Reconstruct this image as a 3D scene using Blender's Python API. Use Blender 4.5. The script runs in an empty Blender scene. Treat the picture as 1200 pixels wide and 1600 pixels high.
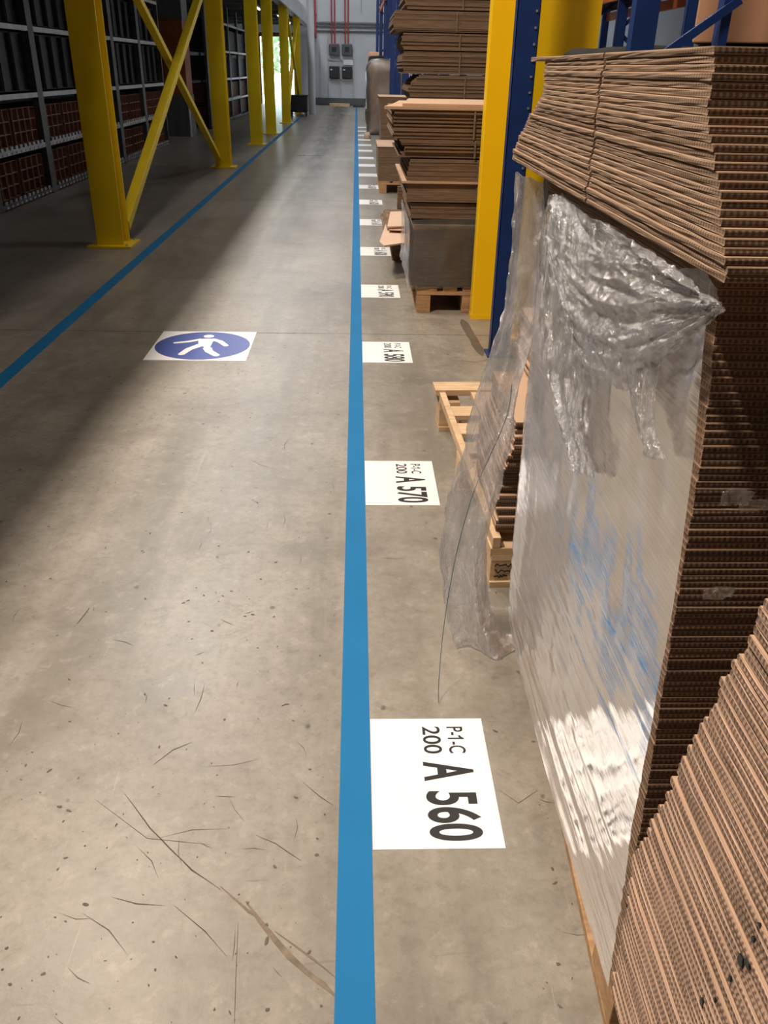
import bpy, math, random
from mathutils import Vector, Matrix, noise
random.seed(7)
S = bpy.context.scene
C = S.collection
PI = math.pi

# ------------------------------------------------------------------ camera
H = 1.55
FOC = 1300.0
RW = [(0.99939746, 0.00287148, 0.03458992),      # rows: world X, Y, Z axes in camera coords (x right, y down, z forward)
      (-0.02916689, -0.47074005, 0.88178971),
      (0.01881491, -0.88226729, -0.47037266)]
cam = bpy.data.cameras.new('camera')
co = bpy.data.objects.new('camera', cam); C.objects.link(co)
cam.sensor_fit = 'VERTICAL'; cam.sensor_height = 32.0; cam.sensor_width = 24.0
cam.lens = 32.0 * FOC / 1600.0
cam.clip_start = 0.05; cam.clip_end = 300
M = Matrix(((RW[0][0], -RW[0][1], -RW[0][2], 0), (RW[1][0], -RW[1][1], -RW[1][2], 0),
            (RW[2][0], -RW[2][1], -RW[2][2], H), (0, 0, 0, 1)))
co.matrix_world = M
S.camera = co

def at(px, py, X=None, Y=None, z=0.0):
    """world point seen at a photograph pixel, on the plane X=..., Y=... or z=..."""
    c = (px - 600, py - 800, FOC)
    v = [sum(RW[i][k] * c[k] for k in range(3)) for i in range(3)]
    t = X / v[0] if X is not None else Y / v[1] if Y is not None else (z - H) / v[2]
    return Vector((v[0] * t, v[1] * t, H + v[2] * t))

# ------------------------------------------------------------------ world, lights, exposure
W = bpy.data.worlds.new('sky'); S.world = W; W.use_nodes = True
bg = W.node_tree.nodes['Background']
bg.inputs[0].default_value = (0.80, 0.90, 1.0, 1); bg.inputs[1].default_value = 9.0
S.view_settings.view_transform = 'Standard'; S.view_settings.look = 'None'
S.view_settings.gamma = 1.0; S.view_settings.use_curve_mapping = False
S.view_settings.exposure = -0.5
def lamp(x, y, z, sx, sy, power, col):
    l = bpy.data.lights.new('ceiling_lamp', 'AREA'); l.shape = 'RECTANGLE'; l.size = sx; l.size_y = sy
    l.energy = power; l.color = col
    o = bpy.data.objects.new('ceiling_lamp', l); C.objects.link(o); o.location = (x, y, z)
WARM = (1.0, 0.85, 0.70); COOL = (0.93, 0.97, 1.0)
for i, y in enumerate((1.4, 7.5, 13.6, 20, 27, 34, 40)):
    lamp(-1.1, y, 8.8, 0.6, 1.5, (150, 90, 60, 80, 110, 140, 140)[i], WARM if i < 2 else COOL)
for i, y in enumerate((1.0, 7.0, 13.0, 20, 28, 36)):
    lamp(-3.3, y, 8.8, 0.5, 1.5, (1250, 760, 520, 380, 330, 330)[i], WARM if i < 2 else COOL)
for y in (9, 17, 26, 36):
    lamp(5.0, y, 8.8, 0.5, 1.3, 150, COOL)

# ------------------------------------------------------------------ materials
MATS = {}
class NT:
    def __init__(s, name):
        s.m = bpy.data.materials.new(name); s.m.use_nodes = True; s.t = s.m.node_tree; s.n = s.t.nodes
        s.b = s.n['Principled BSDF']; s.out = s.n['Material Output']; MATS[name] = s.m
    def add(s, k, **kw):
        n = s.n.new(k)
        for a, v in kw.items(): setattr(n, a, v)
        return n
    def ln(s, a, b): s.t.links.new(a, b)
    def coord(s, scale=(1, 1, 1), src='Object', rot=(0, 0, 0)):
        tc = s.add('ShaderNodeTexCoord'); mp = s.add('ShaderNodeMapping')
        mp.inputs['Scale'].default_value = scale; mp.inputs['Rotation'].default_value = rot
        s.ln(tc.outputs[src], mp.inputs[0]); return mp.outputs[0]
    def noise(s, vec, sc, det=4, rough=.55, dist=0):
        n = s.add('ShaderNodeTexNoise'); n.inputs['Scale'].default_value = sc; n.inputs['Detail'].default_value = det
        n.inputs['Roughness'].default_value = rough; n.inputs['Distortion'].default_value = dist
        s.ln(vec, n.inputs['Vector']); return n.outputs[0]
    def ramp(s, fac, stops):
        r = s.add('ShaderNodeValToRGB'); e = r.color_ramp.elements
        while len(e) < len(stops): e.new(.5)
        for q, (p, c) in zip(e, stops):
            q.position = p; q.color = (c, c, c, 1) if isinstance(c, (int, float)) else (*c, 1)
        s.ln(fac, r.inputs[0]); return r.outputs[0]
    def mix(s, f, a, b, mode='MIX'):
        n = s.add('ShaderNodeMix', data_type='RGBA', blend_type=mode)
        for sock, v in ((n.inputs[0], f), (n.inputs[6], a), (n.inputs[7], b)):
            if hasattr(v, 'links'): s.ln(v, sock)
            elif isinstance(v, (int, float)): sock.default_value = v
            else: sock.default_value = (*v, 1)
        return n.outputs[2]
    def math(s, op, a, b=0.0, c=None):
        n = s.add('ShaderNodeMath', operation=op)
        for i, v in enumerate((a, b) if c is None else (a, b, c)):
            if hasattr(v, 'links'): s.ln(v, n.inputs[i])
            else: n.inputs[i].default_value = v
        return n.outputs[0]
    def bump(s, h, st=.3, d=.01, to=None):
        n = s.add('ShaderNodeBump'); n.inputs['Strength'].default_value = st; n.inputs['Distance'].default_value = d
        s.ln(h, n.inputs['Height'])
        if to is None: s.ln(n.outputs[0], s.b.inputs['Normal'])
        return n.outputs[0]
    def set(s, col=None, rough=None, metal=None, spec=None):
        for k, v in (('Base Color', col), ('Roughness', rough), ('Metallic', metal), ('Specular IOR Level', spec)):
            if v is None: continue
            if hasattr(v, 'links'): s.ln(v, s.b.inputs[k])
            else: s.b.inputs[k].default_value = (*v, 1) if k == 'Base Color' else v
        return s

def plain(name, col, rough=.6, metal=0.0, var=.15, sc=6, spec=.5, bump=0):
    s = NT(name); v = s.coord(); n = s.noise(v, sc, 5)
    c2 = tuple(x * (1 - var) for x in col); c1 = tuple(min(1, x * (1 + var)) for x in col)
    s.set(s.ramp(n, [(.3, c2), (.7, c1)]), rough, metal, spec)
    if bump: s.bump(n, bump, .005)
    return s.m

def floor_mat():
    s = NT('concrete'); v = s.coord()
    big = s.noise(v, .9, 6, .62, .6); mid = s.noise(v, 4.5, 7, .65, .3); fine = s.noise(v, 38, 6, .75); med2 = s.noise(v, 14, 7, .75, .1)
    st = s.noise(s.coord((3.2, .35, 1)), 1.0, 5, .6, .2)
    c = s.ramp(big, [(.3, (.165, .148, .122)), (.5, (.26, .235, .198)), (.7, (.355, .325, .28))])
    c = s.mix(s.ramp(mid, [(.42, 0), (.66, .5)]), c, (.36, .325, .28))
    c = s.mix(s.ramp(st, [(.34, .55), (.52, 0)]), c, (.15, .135, .105))
    c = s.mix(s.ramp(fine, [(.35, .4), (.55, 0)]), c, (.17, .15, .115)); c = s.mix(s.ramp(med2, [(.32, .6), (.47, 0)]), c, (.16, .14, .105)); c = s.mix(s.ramp(med2, [(.55, 0), (.7, .45)]), c, (.43, .395, .345))
    # dark specks
    vo = s.add('ShaderNodeTexVoronoi'); vo.inputs['Scale'].default_value = 11; s.ln(s.coord((1, .8, 1)), vo.inputs['Vector'])
    thr = s.noise(v, 23, 3); d = s.math('ADD', vo.outputs['Distance'], s.math('MULTIPLY', thr, .25))
    pick = s.ramp(vo.outputs['Color'], [(.45, 0), (.5, 1)])
    spk = s.math('MULTIPLY', s.ramp(d, [(.17, 1), (.23, 0)]), pick)
    c = s.mix(s.math('MULTIPLY', spk, .7), c, (.07, .055, .04))
    # pale scratches running across
    w = s.noise(s.coord((26, 1.1, 1), rot=(0, 0, .5)), 1.0, 3, .6, 2.0)
    c = s.mix(s.ramp(w, [(.70, 0), (.74, .25)]), c, (.5, .45, .38))
    w2 = s.noise(s.coord((1.3, 24, 1), rot=(0, 0, .35)), 1.0, 3, .6, 1.5)
    c = s.mix(s.ramp(w2, [(.70, 0), (.73, .5)]), c, (.12, .10, .08))
    s.set(c, s.ramp(mid, [(.2, .27), (.8, .38)]), 0, .32)
    s.bump(s.math('ADD', fine, s.math('MULTIPLY', mid, 2.0)), .12, .003)
    return s.m

def cardboard_edge(name, light, dark, holes=.9):
    """edge of twin-ply corrugated board: uv.x metres along the edge, uv.y 0..1 through the sheet"""
    s = NT(name); uv = s.add('ShaderNodeUVMap'); sp = s.add('ShaderNodeSeparateXYZ'); s.ln(uv.outputs[0], sp.inputs[0])
    u, v = sp.outputs[0], sp.outputs[1]
    wob = s.noise(s.coord((1, 1, 1), 'Generated'), 60, 2)
    info = s.add('ShaderNodeObjectInfo')
    fr = v
    core = s.ramp(s.math('ABSOLUTE', s.math('SUBTRACT', fr, .5)), [(.20, 1), (.38, 0)])
    ph = s.math('ADD', s.math('MULTIPLY', u, 1 / .0078), s.math('ADD', s.math('MULTIPLY', info.outputs['Random'], 9), s.math('MULTIPLY', wob, 1.2)))
    sn = s.math('SINE', s.math('MULTIPLY', ph, 2 * PI))
    hole = s.math('MULTIPLY', s.ramp(s.math('ADD', s.math('MULTIPLY', sn, .5), .5), [(.45, 0), (.7, 1)]), core)
    hole = s.math('MULTIPLY', hole, s.ramp(s.noise(s.coord(), 14, 3), [(.3, .45), (.6, 1)]))
    gap = s.ramp(s.math('ABSOLUTE', s.math('SUBTRACT', v, .5)), [(.40, 0), (.5, .6)])
    n = s.noise(s.coord(), 9, 5)
    base = s.ramp(n, [(.3, tuple(x * .82 for x in light)), (.7, light)])
    base = s.mix(s.math('MULTIPLY', core, .35), base, dark)
    rnd = s.ramp(info.outputs['Random'], [(0, .78), (1, 1.12)])
    c = s.mix(s.math('MULTIPLY', hole, holes), base, dark); c = s.mix(gap, c, dark)
    c = s.mix(1.0, c, rnd, 'MULTIPLY')
    s.set(c, .85, 0, .2)
    s.bump(s.math('SUBTRACT', s.math('MULTIPLY', n, .3), s.math('ADD', hole, s.math('MULTIPLY', core, .4))), .7, .0015)
    return s.m

def film_mat(name, veil, gloss, rough, bscale, bst, stretch=(1, 1, 1), tint=(.80, .79, .78), rot=(0, 0, 0), ior=1.5):
    s = NT(name); s.n.remove(s.b)
    v = s.coord(stretch, rot=rot); n1 = s.noise(v, bscale, 6, .7, 1.2); n2 = s.noise(v, bscale * .3, 4, .6, .8)
    h = s.math('ADD', n1, s.math('MULTIPLY', n2, 1.6)); nb = s.bump(h, bst, .02, to=1)
    tr = s.add('ShaderNodeBsdfTransparent'); tr.inputs[0].default_value = (.93, .93, .93, 1)
    df = s.add('ShaderNodeBsdfDiffuse'); df.inputs[0].default_value = (*tint, 1)
    tl = s.add('ShaderNodeBsdfTranslucent'); tl.inputs[0].default_value = (*tint, 1)
    m0 = s.add('ShaderNodeMixShader'); m0.inputs[0].default_value = .4; s.ln(df.outputs[0], m0.inputs[1]); s.ln(tl.outputs[0], m0.inputs[2])
    gl = s.add('ShaderNodeBsdfGlossy'); gl.inputs[0].default_value = (.95, .95, .97, 1); gl.inputs['Roughness'].default_value = rough
    s.ln(nb, gl.inputs['Normal']); s.ln(nb, df.inputs['Normal'])
    m1 = s.add('ShaderNodeMixShader'); vf = s.math('MULTIPLY', s.ramp(n2, [(.3, .35), (.62, 1.0)]), veil)
    s.ln(vf, m1.inputs[0]); s.ln(tr.outputs[0], m1.inputs[1]); s.ln(m0.outputs[0], m1.inputs[2])
    fr = s.add('ShaderNodeFresnel'); fr.inputs[0].default_value = ior; s.ln(nb, fr.inputs['Normal'])
    gf = s.math('MINIMUM', s.math('ADD', s.math('MULTIPLY', fr.outputs[0], gloss), .02 if gloss < 2 else .05), .9 if gloss < 2 else .58)
    m2 = s.add('ShaderNodeMixShader'); s.ln(gf, m2.inputs[0]); s.ln(m1.outputs[0], m2.inputs[1]); s.ln(gl.outputs[0], m2.inputs[2])
    s.ln(m2.outputs[0], s.out.inputs[0])
    return s.m

def wood_mat(name, a, b):
    s = NT(name); v = s.coord((3, 3, 3)); w = s.noise(s.coord((2, 30, 30)), 1.2, 5, .6, 1.0); n = s.noise(v, 3, 4)
    c = s.ramp(w, [(.3, a), (.65, b)]); c = s.mix(s.ramp(n, [(.25, .4), (.6, 0)]), c, tuple(x * .55 for x in a))
    s.set(c, .75, 0, .25); s.bump(w, .3, .002); return s.m

M_FLOOR = floor_mat()
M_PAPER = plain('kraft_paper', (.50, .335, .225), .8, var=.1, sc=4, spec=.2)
M_EDGE = cardboard_edge('board_edge', (.56, .385, .265), (.11, .066, .04), .75)
M_EDGEN = cardboard_edge('board_end', (.34, .225, .15), (.05, .03, .02), .9)
M_EDGE2 = cardboard_edge('board_edge_pink', (.62, .42, .31), (.10, .06, .04), .8)
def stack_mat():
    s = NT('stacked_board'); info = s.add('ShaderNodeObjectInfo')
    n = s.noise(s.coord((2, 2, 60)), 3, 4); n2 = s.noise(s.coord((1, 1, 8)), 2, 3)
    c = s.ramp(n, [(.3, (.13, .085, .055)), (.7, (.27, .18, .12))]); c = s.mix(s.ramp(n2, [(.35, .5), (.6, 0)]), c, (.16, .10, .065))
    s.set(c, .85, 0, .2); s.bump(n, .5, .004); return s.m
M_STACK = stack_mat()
M_TAPE = plain('blue_tape', (.016, .165, .385), .7, var=.05, sc=3, spec=.12)
M_TAPE2 = plain('blue_tape_shaded', (.006, .14, .33), .7, var=.15, sc=12, spec=.15)  # left strip: mottled blue, darkened so its shade is in the colour
M_WHITE = plain('white_vinyl', (.86, .85, .84), .35, var=.02)
M_BLACK = plain('black_print', (.012, .012, .012), .4, var=.1)
M_SIGNBLUE = plain('blue_print', (.035, .06, .30), .35, var=.1)
M_YEL = plain('yellow_paint', (.80, .575, .006), .38, var=.05, sc=3)
M_YEL2 = plain('yellow_paint_bright', (1.0, .61, .003), .38, var=.04, sc=3)
M_BLUE = plain('blue_rack_paint', (.008, .033, .15), .4, var=.15, sc=10)
M_ORANGE = plain('orange_beam_paint', (.70, .16, .035), .45, var=.1)
M_WOOD = wood_mat('pallet_wood', (.55, .36, .20), (.72, .53, .34))
M_WOOD2 = wood_mat('old_pallet_wood', (.36, .20, .10), (.56, .35, .19))
M_STEEL = plain('rack_steel', (.10, .105, .11), .45, .6, var=.2)
M_STEELL = plain('bright_steel', (.50, .51, .52), .35, .7, var=.15)
M_DARK = plain('dark_plastic', (.018, .02, .024), .5, var=.3)
M_RUST = plain('rust_plastic', (.09, .032, .016), .55, var=.3)
M_RUSTL = plain('rust_rib', (.19, .08, .045), .5, var=.2)
M_WALL = plain('wall_panel', (.52, .54, .57), .55, var=.06, sc=1)
M_WALLD = plain('dark_wall', (.06, .062, .066), .8, var=.1)
M_CEIL = plain('ceiling_sheet', (.30, .31, .32), .7, var=.05)
M_DECK = plain('deck_steel', (.17, .175, .18), .6, var=.1)
M_RED = plain('red_pipe_paint', (.42, .05, .04), .4, var=.1)
M_GREY = plain('grey_enclosure', (.09, .095, .10), .45, var=.1)
M_LOAD = plain('grey_cover', (.03, .028, .026), .85, var=.4, sc=3, spec=.1, bump=.5)
M_BOX = plain('orange_brown_carton', (.62, .33, .19), .75, var=.05, sc=2)
M_LEAF = plain('foliage', (.30, .42, .22), .7, var=.4, sc=2)
M_GRAVEL = plain('pale_paving', (.62, .62, .60), .8, var=.1)
M_SCAR = plain('brown_scar', (.17, .125, .085), .6, var=.35, sc=25)
M_CRACK = plain('crack_dirt', (.08, .065, .05), .8, var=.3, sc=20)
M_GLASS = NT('window_glow').m
M_FILM = film_mat('taut_stretch_film', .42, .75, .075, 5, .055, (1, .14, 5.0), (.86, .80, .74), rot=(.12, 0, 0))
M_FILMC = film_mat('crumpled_stretch_film', .40, 3.6, .18, 30, 1.0, (1, 1, .3), (.97, .97, .98))
M_FILML = film_mat('thin_stretch_film', .16, 1.2, .12, 12, .5, (1, 1, .4))
M_FILMH = film_mat('hanging_stretch_film', .66, 4.0, .17, 24, 1.0, (1, 1, .35), (.97, .96, .96))

# ------------------------------------------------------------------ mesh helpers
class MB:
    def __init__(s): s.v = []; s.f = []; s.mi = []; s.uv = {}
    def box(s, x0, x1, y0, y1, z0, z1, m=0):
        b = len(s.v)
        s.v += [(x, y, z) for z in (z0, z1) for y in (y0, y1) for x in (x0, x1)]
        for q in ((0, 2, 3, 1), (4, 5, 7, 6), (0, 1, 5, 4), (2, 6, 7, 3), (0, 4, 6, 2), (1, 3, 7, 5)):
            s.f.append(tuple(b + i for i in q)); s.mi.append(m)
        return s
    def bar(s, p, q, w, h, m=0, up=Vector((0, 0, 1))):
        p, q = Vector(p), Vector(q); d = (q - p).normalized(); a = d.cross(up)
        if a.length < 1e-4: a = Vector((1, 0, 0))
        a.normalize(); c = a.cross(d).normalized(); b = len(s.v)
        for e in (p, q):
            for sx, sz in ((-1, -1), (1, -1), (1, 1), (-1, 1)): s.v.append(tuple(e + a * sx * w / 2 + c * sz * h / 2))
        for f in ((3, 2, 1, 0), (4, 5, 6, 7), (0, 1, 5, 4), (1, 2, 6, 5), (2, 3, 7, 6), (3, 0, 4, 7)):
            s.f.append(tuple(b + i for i in f)); s.mi.append(m)
        return s
    def tube(s, pts, r, n=8, m=0):
        pts = [Vector(p) for p in pts]; b = len(s.v)
        for i, p in enumerate(pts):
            d = (pts[min(i + 1, len(pts) - 1)] - pts[max(i - 1, 0)]).normalized()
            a = d.cross(Vector((0, 0, 1)) if abs(d.z) < .9 else Vector((1, 0, 0))).normalized(); c = a.cross(d)
            for k in range(n):
                t = 2 * PI * k / n; s.v.append(tuple(p + a * r * math.cos(t) + c * r * math.sin(t)))
        for i in range(len(pts) - 1):
            for k in range(n):
                s.f.append((b + i * n + k, b + i * n + (k + 1) % n, b + (i + 1) * n + (k + 1) % n, b + (i + 1) * n + k)); s.mi.append(m)
        s.f.append(tuple(b + k for k in range(n))[::-1]); s.mi.append(m)
        e = b + (len(pts) - 1) * n; s.f.append(tuple(e + k for k in range(n))); s.mi.append(m)
        return s
    def prism(s, pts, z0, z1, m=0):
        b = len(s.v); n = len(pts)
        s.v += [(p[0], p[1], z0) for p in pts] + [(p[0], p[1], z1) for p in pts]
        s.f.append(tuple(range(b + n - 1, b - 1, -1))); s.f.append(tuple(range(b + n, b + 2 * n))); s.mi += [m, m]
        for i in range(n):
            j = (i + 1) % n; s.f.append((b + i, b + j, b + n + j, b + n + i)); s.mi.append(m)
        return s
    def mesh(s, name, mats):
        me = bpy.data.meshes.new(name); me.from_pydata(s.v, [], s.f); me.update()
        for m in (mats if isinstance(mats, (list, tuple)) else [mats]): me.materials.append(m)
        if any(s.mi): me.polygons.foreach_set('material_index', s.mi)
        return me
    def build(s, name, mats, parent=None, bevel=0, smooth=False):
        o = bpy.data.objects.new(name, s.mesh(name, mats)); C.objects.link(o)
        if parent: o.parent = parent
        if bevel:
            b = o.modifiers.new('bevel', 'BEVEL'); b.width = bevel; b.segments = 2; b.limit_method = 'ANGLE'
        if smooth: o.data.polygons.foreach_set('use_smooth', [True] * len(o.data.polygons))
        return o
def tag(o, label=None, cat=None, group=None, kind=None):
    if label: o['label'] = label
    if cat: o['category'] = cat
    if group: o['group'] = group
    if kind: o['kind'] = kind
    return o
def thing(name, loc, label, cat, group=None, rz=0):
    o = bpy.data.objects.new(name, None); C.objects.link(o); o.location = loc; o.rotation_euler = (0, 0, rz)
    o.empty_display_size = .1
    return tag(o, label, cat, group)
def dup(o, loc=None, label=None, parent=None):
    c = o.copy(); C.objects.link(c)
    if parent: c.parent = parent
    for ch in list(o.children):
        if ch.name in C.objects: dup(ch, parent=c)
    if loc is not None: c.location = loc
    if label: c['label'] = label
    return c
def struct(name, mb, mat, parent=None):
    o = mb.build(name, mat, parent)
    if not parent: o['kind'] = 'structure'
    return o

# ------------------------------------------------------------------ the hall
YE = 43.2
fl = struct('floor', MB().box(-9, 15, -6, YE, -.12, 0), M_FLOOR)
struct('ceiling', MB().box(-9, 15, -6, YE, 9.2, 9.4), M_CEIL)
struct('wall_front', MB().box(-9, 15, -6.2, -6, 0, 9.2), M_WALLD)
struct('wall_left', MB().box(-9.2, -9, -6, YE, 0, 9.2), M_WALLD)
wr = MB()
for a, b, z0, z1 in ((-6, YE, 0, 1.9), (-6, YE, 3.8, 9.2), (-6, 9, 1.9, 3.8), (38, YE, 1.9, 3.8)): wr.box(15, 15.2, a, b, z0, z1)
for k in range(1, 7): wr.box(15, 15.2, 9 + k * 4.2 - .4, 9 + k * 4.2 + .4, 1.9, 3.8)
struct('wall_right', wr, M_WALL)
# end wall with doorway on the left
DX0, DX1, DZ = -4.35, -2.75, 2.72
wb = MB().box(-9, DX0, YE, YE + .2, 0, 9.2).box(DX1, 15, YE, YE + .2, 0, 9.2).box(DX0, DX1, YE, YE + .2, DZ, 9.2)
wbo = struct('wall_back', wb, M_WALL)
for x0, x1, z1 in ((-1.66, -1.32, 2.72), (-.02, .9, 2.72)):
    struct('wall_panel', MB().box(x0, x1, YE - .05, YE, .3, z1), M_WALL, wbo)
for z in (2.98, 3.16, 3.28):
    struct('wall_rail', MB().box(-1.9, 2.6, YE - .09, YE, z - .03, z + .03), M_STEEL, wbo)
struct('wall_panel', MB().box(-1.66, 2.5, YE - .03, YE, 3.35, 5.6), M_WALL, wbo)
struct('wall_base_channel', MB().box(-1.9, 2.5, YE - .14, YE, .02, .3), M_GREY, wbo)
# door frame, outside ground and trees seen through the open doorway
dr = MB().box(DX0 - .1, DX0, YE - .06, YE, 0, DZ + .1).box(DX1, DX1 + .18, YE - .06, YE, 0, DZ + .1).box(DX0, DX1, YE - .06, YE, DZ, DZ + .16)
struct('door_1', dr, plain('dark_red_frame', (.12, .03, .03), .5))
tag(MB().box(-30, 20, YE + .2, YE + 60, -.1, 0).build('outdoor_paving', M_GRAVEL), kind='structure')
def tree(x, y, h, r, seed, label):
    t = thing('tree', (x, y, 0), label, 'tree', None)
    mb = MB().tube([(0, 0, 0), (.05, 0, h * .5), (0, .1, h * .8)], .12)
    mb.build('trunk', M_WOOD2, t)
    rr = random.Random(seed); cr = MB()
    for i in range(420):
        d = Vector((rr.gauss(0, 1), rr.gauss(0, 1), rr.gauss(0, 1))).normalized() * r * (rr.random() ** .35)
        c = Vector((d.x, d.y, h * .68 + d.z * 1.1)); a = Vector((rr.gauss(0, 1), rr.gauss(0, 1), rr.gauss(0, 1))).normalized() * .22
        b_ = a.cross(Vector((rr.random(), rr.random(), rr.random()))).normalized() * .2
        k = len(cr.v); cr.v += [tuple(c - a), tuple(c + b_), tuple(c + a), tuple(c - b_)]; cr.f.append((k, k + 1, k + 2, k + 3)); cr.mi.append(0)
    o = cr.build('foliage', M_LEAF, t); o['kind'] = 'stuff'
tree(-5.6, YE + 14, 4.4, 1.9, 1, 'green leafy tree outside the doorway, nearer the left jamb')
tree(-2.9, YE + 17, 4.8, 1.9, 2, 'green leafy tree outside the doorway, nearer the right jamb')
# floor joints, wear and dark strips, children of the floor
def ribbon(pts, w, mat, name, z=.0006, parent=fl, jit=.3):
    mb = MB(); pts = [Vector((p[0], p[1], 0)) for p in pts]; P = []
    for a, b in zip(pts, pts[1:]):
        n = max(2, int((b - a).length / .04))
        for k in range(n): P.append(a.lerp(b, k / n))
    P.append(pts[-1])
    for i, p in enumerate(P):
        d = (P[min(i + 1, len(P) - 1)] - P[max(i - 1, 0)]).normalized(); nn = Vector((-d.y, d.x, 0))
        ww = w * (1 + jit * random.uniform(-1, 1)) * min(1, .25 + i / 3, .25 + (len(P) - 1 - i) / 3); off = nn * random.uniform(-1, 1) * w * jit * .6
        mb.v += [tuple(p + off + nn * ww / 2 + Vector((0, 0, z))), tuple(p + off - nn * ww / 2 + Vector((0, 0, z)))]
    for i in range(len(P) - 1): mb.f.append((2 * i, 2 * i + 1, 2 * i + 3, 2 * i + 2)); mb.mi.append(0)
    return mb.build(name, mat, parent)
ribbon([(-8, 5.44), (15, 5.33)], .007, M_CRACK, 'floor_joint', jit=.1)
for y in (11.6, 17.6, 23.6, 29.6): ribbon([(-8, y), (12, y)], .01, M_CRACK, 'floor_joint', jit=.05)
G = lambda *pp: [at(a, b) for a, b in pp]
ribbon(G((385, 1408), (430, 1470), (480, 1520), (528, 1560)), .014, M_SCAR, 'floor_scratch', jit=.35)
ribbon(G((345, 1385), (390, 1425), (400, 1432)), .006, M_SCAR, 'floor_scratch', .0008)
ribbon(G((430, 1455), (490, 1500), (528, 1530)), .005, M_SCAR, 'floor_scratch', .0008)
ribbon(G((195, 1240), (235, 1295), (300, 1360), (345, 1390)), .003, M_CRACK, 'floor_scratch')
ribbon(G((400, 1305), (430, 1318), (470, 1345)), .0025, M_CRACK, 'floor_scratch')
ribbon(G((272, 1415), (320, 1455), (355, 1495)), .0018, M_CRACK, 'floor_scratch')
ribbon(G((150, 1250), (230, 1310), (330, 1320)), .0012, M_CRACK, 'floor_scratch')
ribbon(G((240, 1195), (270, 1172), (300, 1160)), .003, M_CRACK, 'floor_scratch')
ribbon(G((473, 1222), (500, 1245), (520, 1258)), .0025, M_CRACK, 'floor_scratch')
ribbon(G((372, 1440), (366, 1600)), .0014, M_CRACK, 'floor_scratch')
ribbon(G((120, 975), (140, 950)), .008, M_CRACK, 'floor_scratch')
ribbon(G((700, 562), (745, 566), (790, 555)), .004, M_CRACK, 'floor_scratch')
ribbon(G((780, 1235), (810, 1255), (840, 1235)), .002, M_CRACK, 'floor_scratch')
ribbon(G((440, 1102), (452, 1101)), .012, M_CRACK, 'floor_scratch', jit=.5)
ribbon(G((722, 499), (738, 528), (754, 556)), .06, plain('grey_strip', (.10, .085, .07), .5, var=.2), 'floor_strip', .0007, jit=.08)  # dark grey strip lying flat near the right yellow post
ribbon(G((462, 243), (508, 243)), .12, M_CRACK, 'floor_strip', jit=.5)
rr = random.Random(77); mb = MB()
def flat(pts, z=.0009):
    b = len(mb.v); mb.v += [(x, y, z) for x, y in pts]; mb.f.append(tuple(range(b, b + len(pts)))); mb.mi.append(0)
for k in range(1300):
    y = .75 + 7 * rr.random() ** 1.8; x = rr.gauss(-.45, .75) if k % 3 else rr.uniform(-1.6, .8)
    if -.05 < x < .36 or x > .9: x = rr.uniform(-1.2, -.06)
    if abs(x + .956) < .34 and abs(y - 5.11) < .34: continue
    r = .0009 + .0032 * rr.random() ** 3; a0 = rr.uniform(0, PI); el = rr.uniform(1, 2.6)
    P = []
    for q in range(7):
        t_ = 2 * PI * q / 7; px_, py_ = math.cos(t_) * r * el * rr.uniform(.6, 1.2), math.sin(t_) * r * rr.uniform(.6, 1.2)
        P.append((x + px_ * math.cos(a0) - py_ * math.sin(a0), y + px_ * math.sin(a0) + py_ * math.cos(a0)))
    flat(P)
for k in range(110):
    y = .8 + 5 * rr.random() ** 1.5; x = rr.uniform(-1.5, .75)
    if -.08 < x < .38: x -= .5
    a0 = rr.choice((rr.gauss(PI / 2, .12), rr.gauss(0, .3), rr.gauss(2.3, .3))); L = rr.uniform(.03, .22) * rr.random() + .02; w = rr.uniform(.0005, .0012)
    dx, dy = math.cos(a0), math.sin(a0)
    if -.05 < x + dx * L < .36 or -.05 < x - dx * L < .36: continue
    bend = rr.uniform(-.1, .1) * L
    flat([(x - dx * L / 2, y - dy * L / 2), (x - dy * (w + bend), y + dx * (w + bend)), (x + dx * L / 2, y + dy * L / 2), (x + dy * (w - bend), y - dx * (w - bend))])
o = mb.build('floor_marks', plain('speck_dirt', (.105, .09, .072), .7, var=.35, sc=8), fl); o['kind'] = 'stuff'
# tyre darkened lane
tm = NT('tyre_grime'); tm.n.remove(tm.b)
tr = tm.add('ShaderNodeBsdfTransparent'); pb = tm.add('ShaderNodeBsdfPrincipled'); pb.inputs['Base Color'].default_value = (.055, .052, .048, 1); pb.inputs['Roughness'].default_value = .35
mx = tm.add('ShaderNodeMixShader'); uvn = tm.add('ShaderNodeUVMap'); sx = tm.add('ShaderNodeSeparateXYZ'); tm.ln(uvn.outputs[0], sx.inputs[0])
e = tm.ramp(tm.math('ABSOLUTE', tm.math('SUBTRACT', sx.outputs[0], .5)), [(.1, 1), (.5, 0)])
nn = tm.noise(tm.coord((4, .6, 1)), 1.2, 4)
e2 = tm.ramp(sx.outputs[1], [(0, 0), (.45, .8), (1, .9)])
tm.ln(tm.math('MULTIPLY', tm.math('MULTIPLY', e, e2), tm.ramp(nn, [(.25, .3), (.65, .8)])), mx.inputs[0])
tm.ln(tr.outputs[0], mx.inputs[1]); tm.ln(pb.outputs[0], mx.inputs[2]); tm.ln(mx.outputs[0], tm.out.inputs[0])
me = bpy.data.meshes.new('tyre_lane')
me.from_pydata([(-1.15, 4.5, .0007), (-.45, 4.5, .0007), (-.25, 42.6, .0007), (-1.25, 42.6, .0007)], [], [(0, 1, 2, 3)])
uv = me.uv_layers.new(); [setattr(uv.data[i], 'uv', c) for i, c in enumerate(((0, 0), (1, 0), (1, 1), (0, 1)))]
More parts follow.
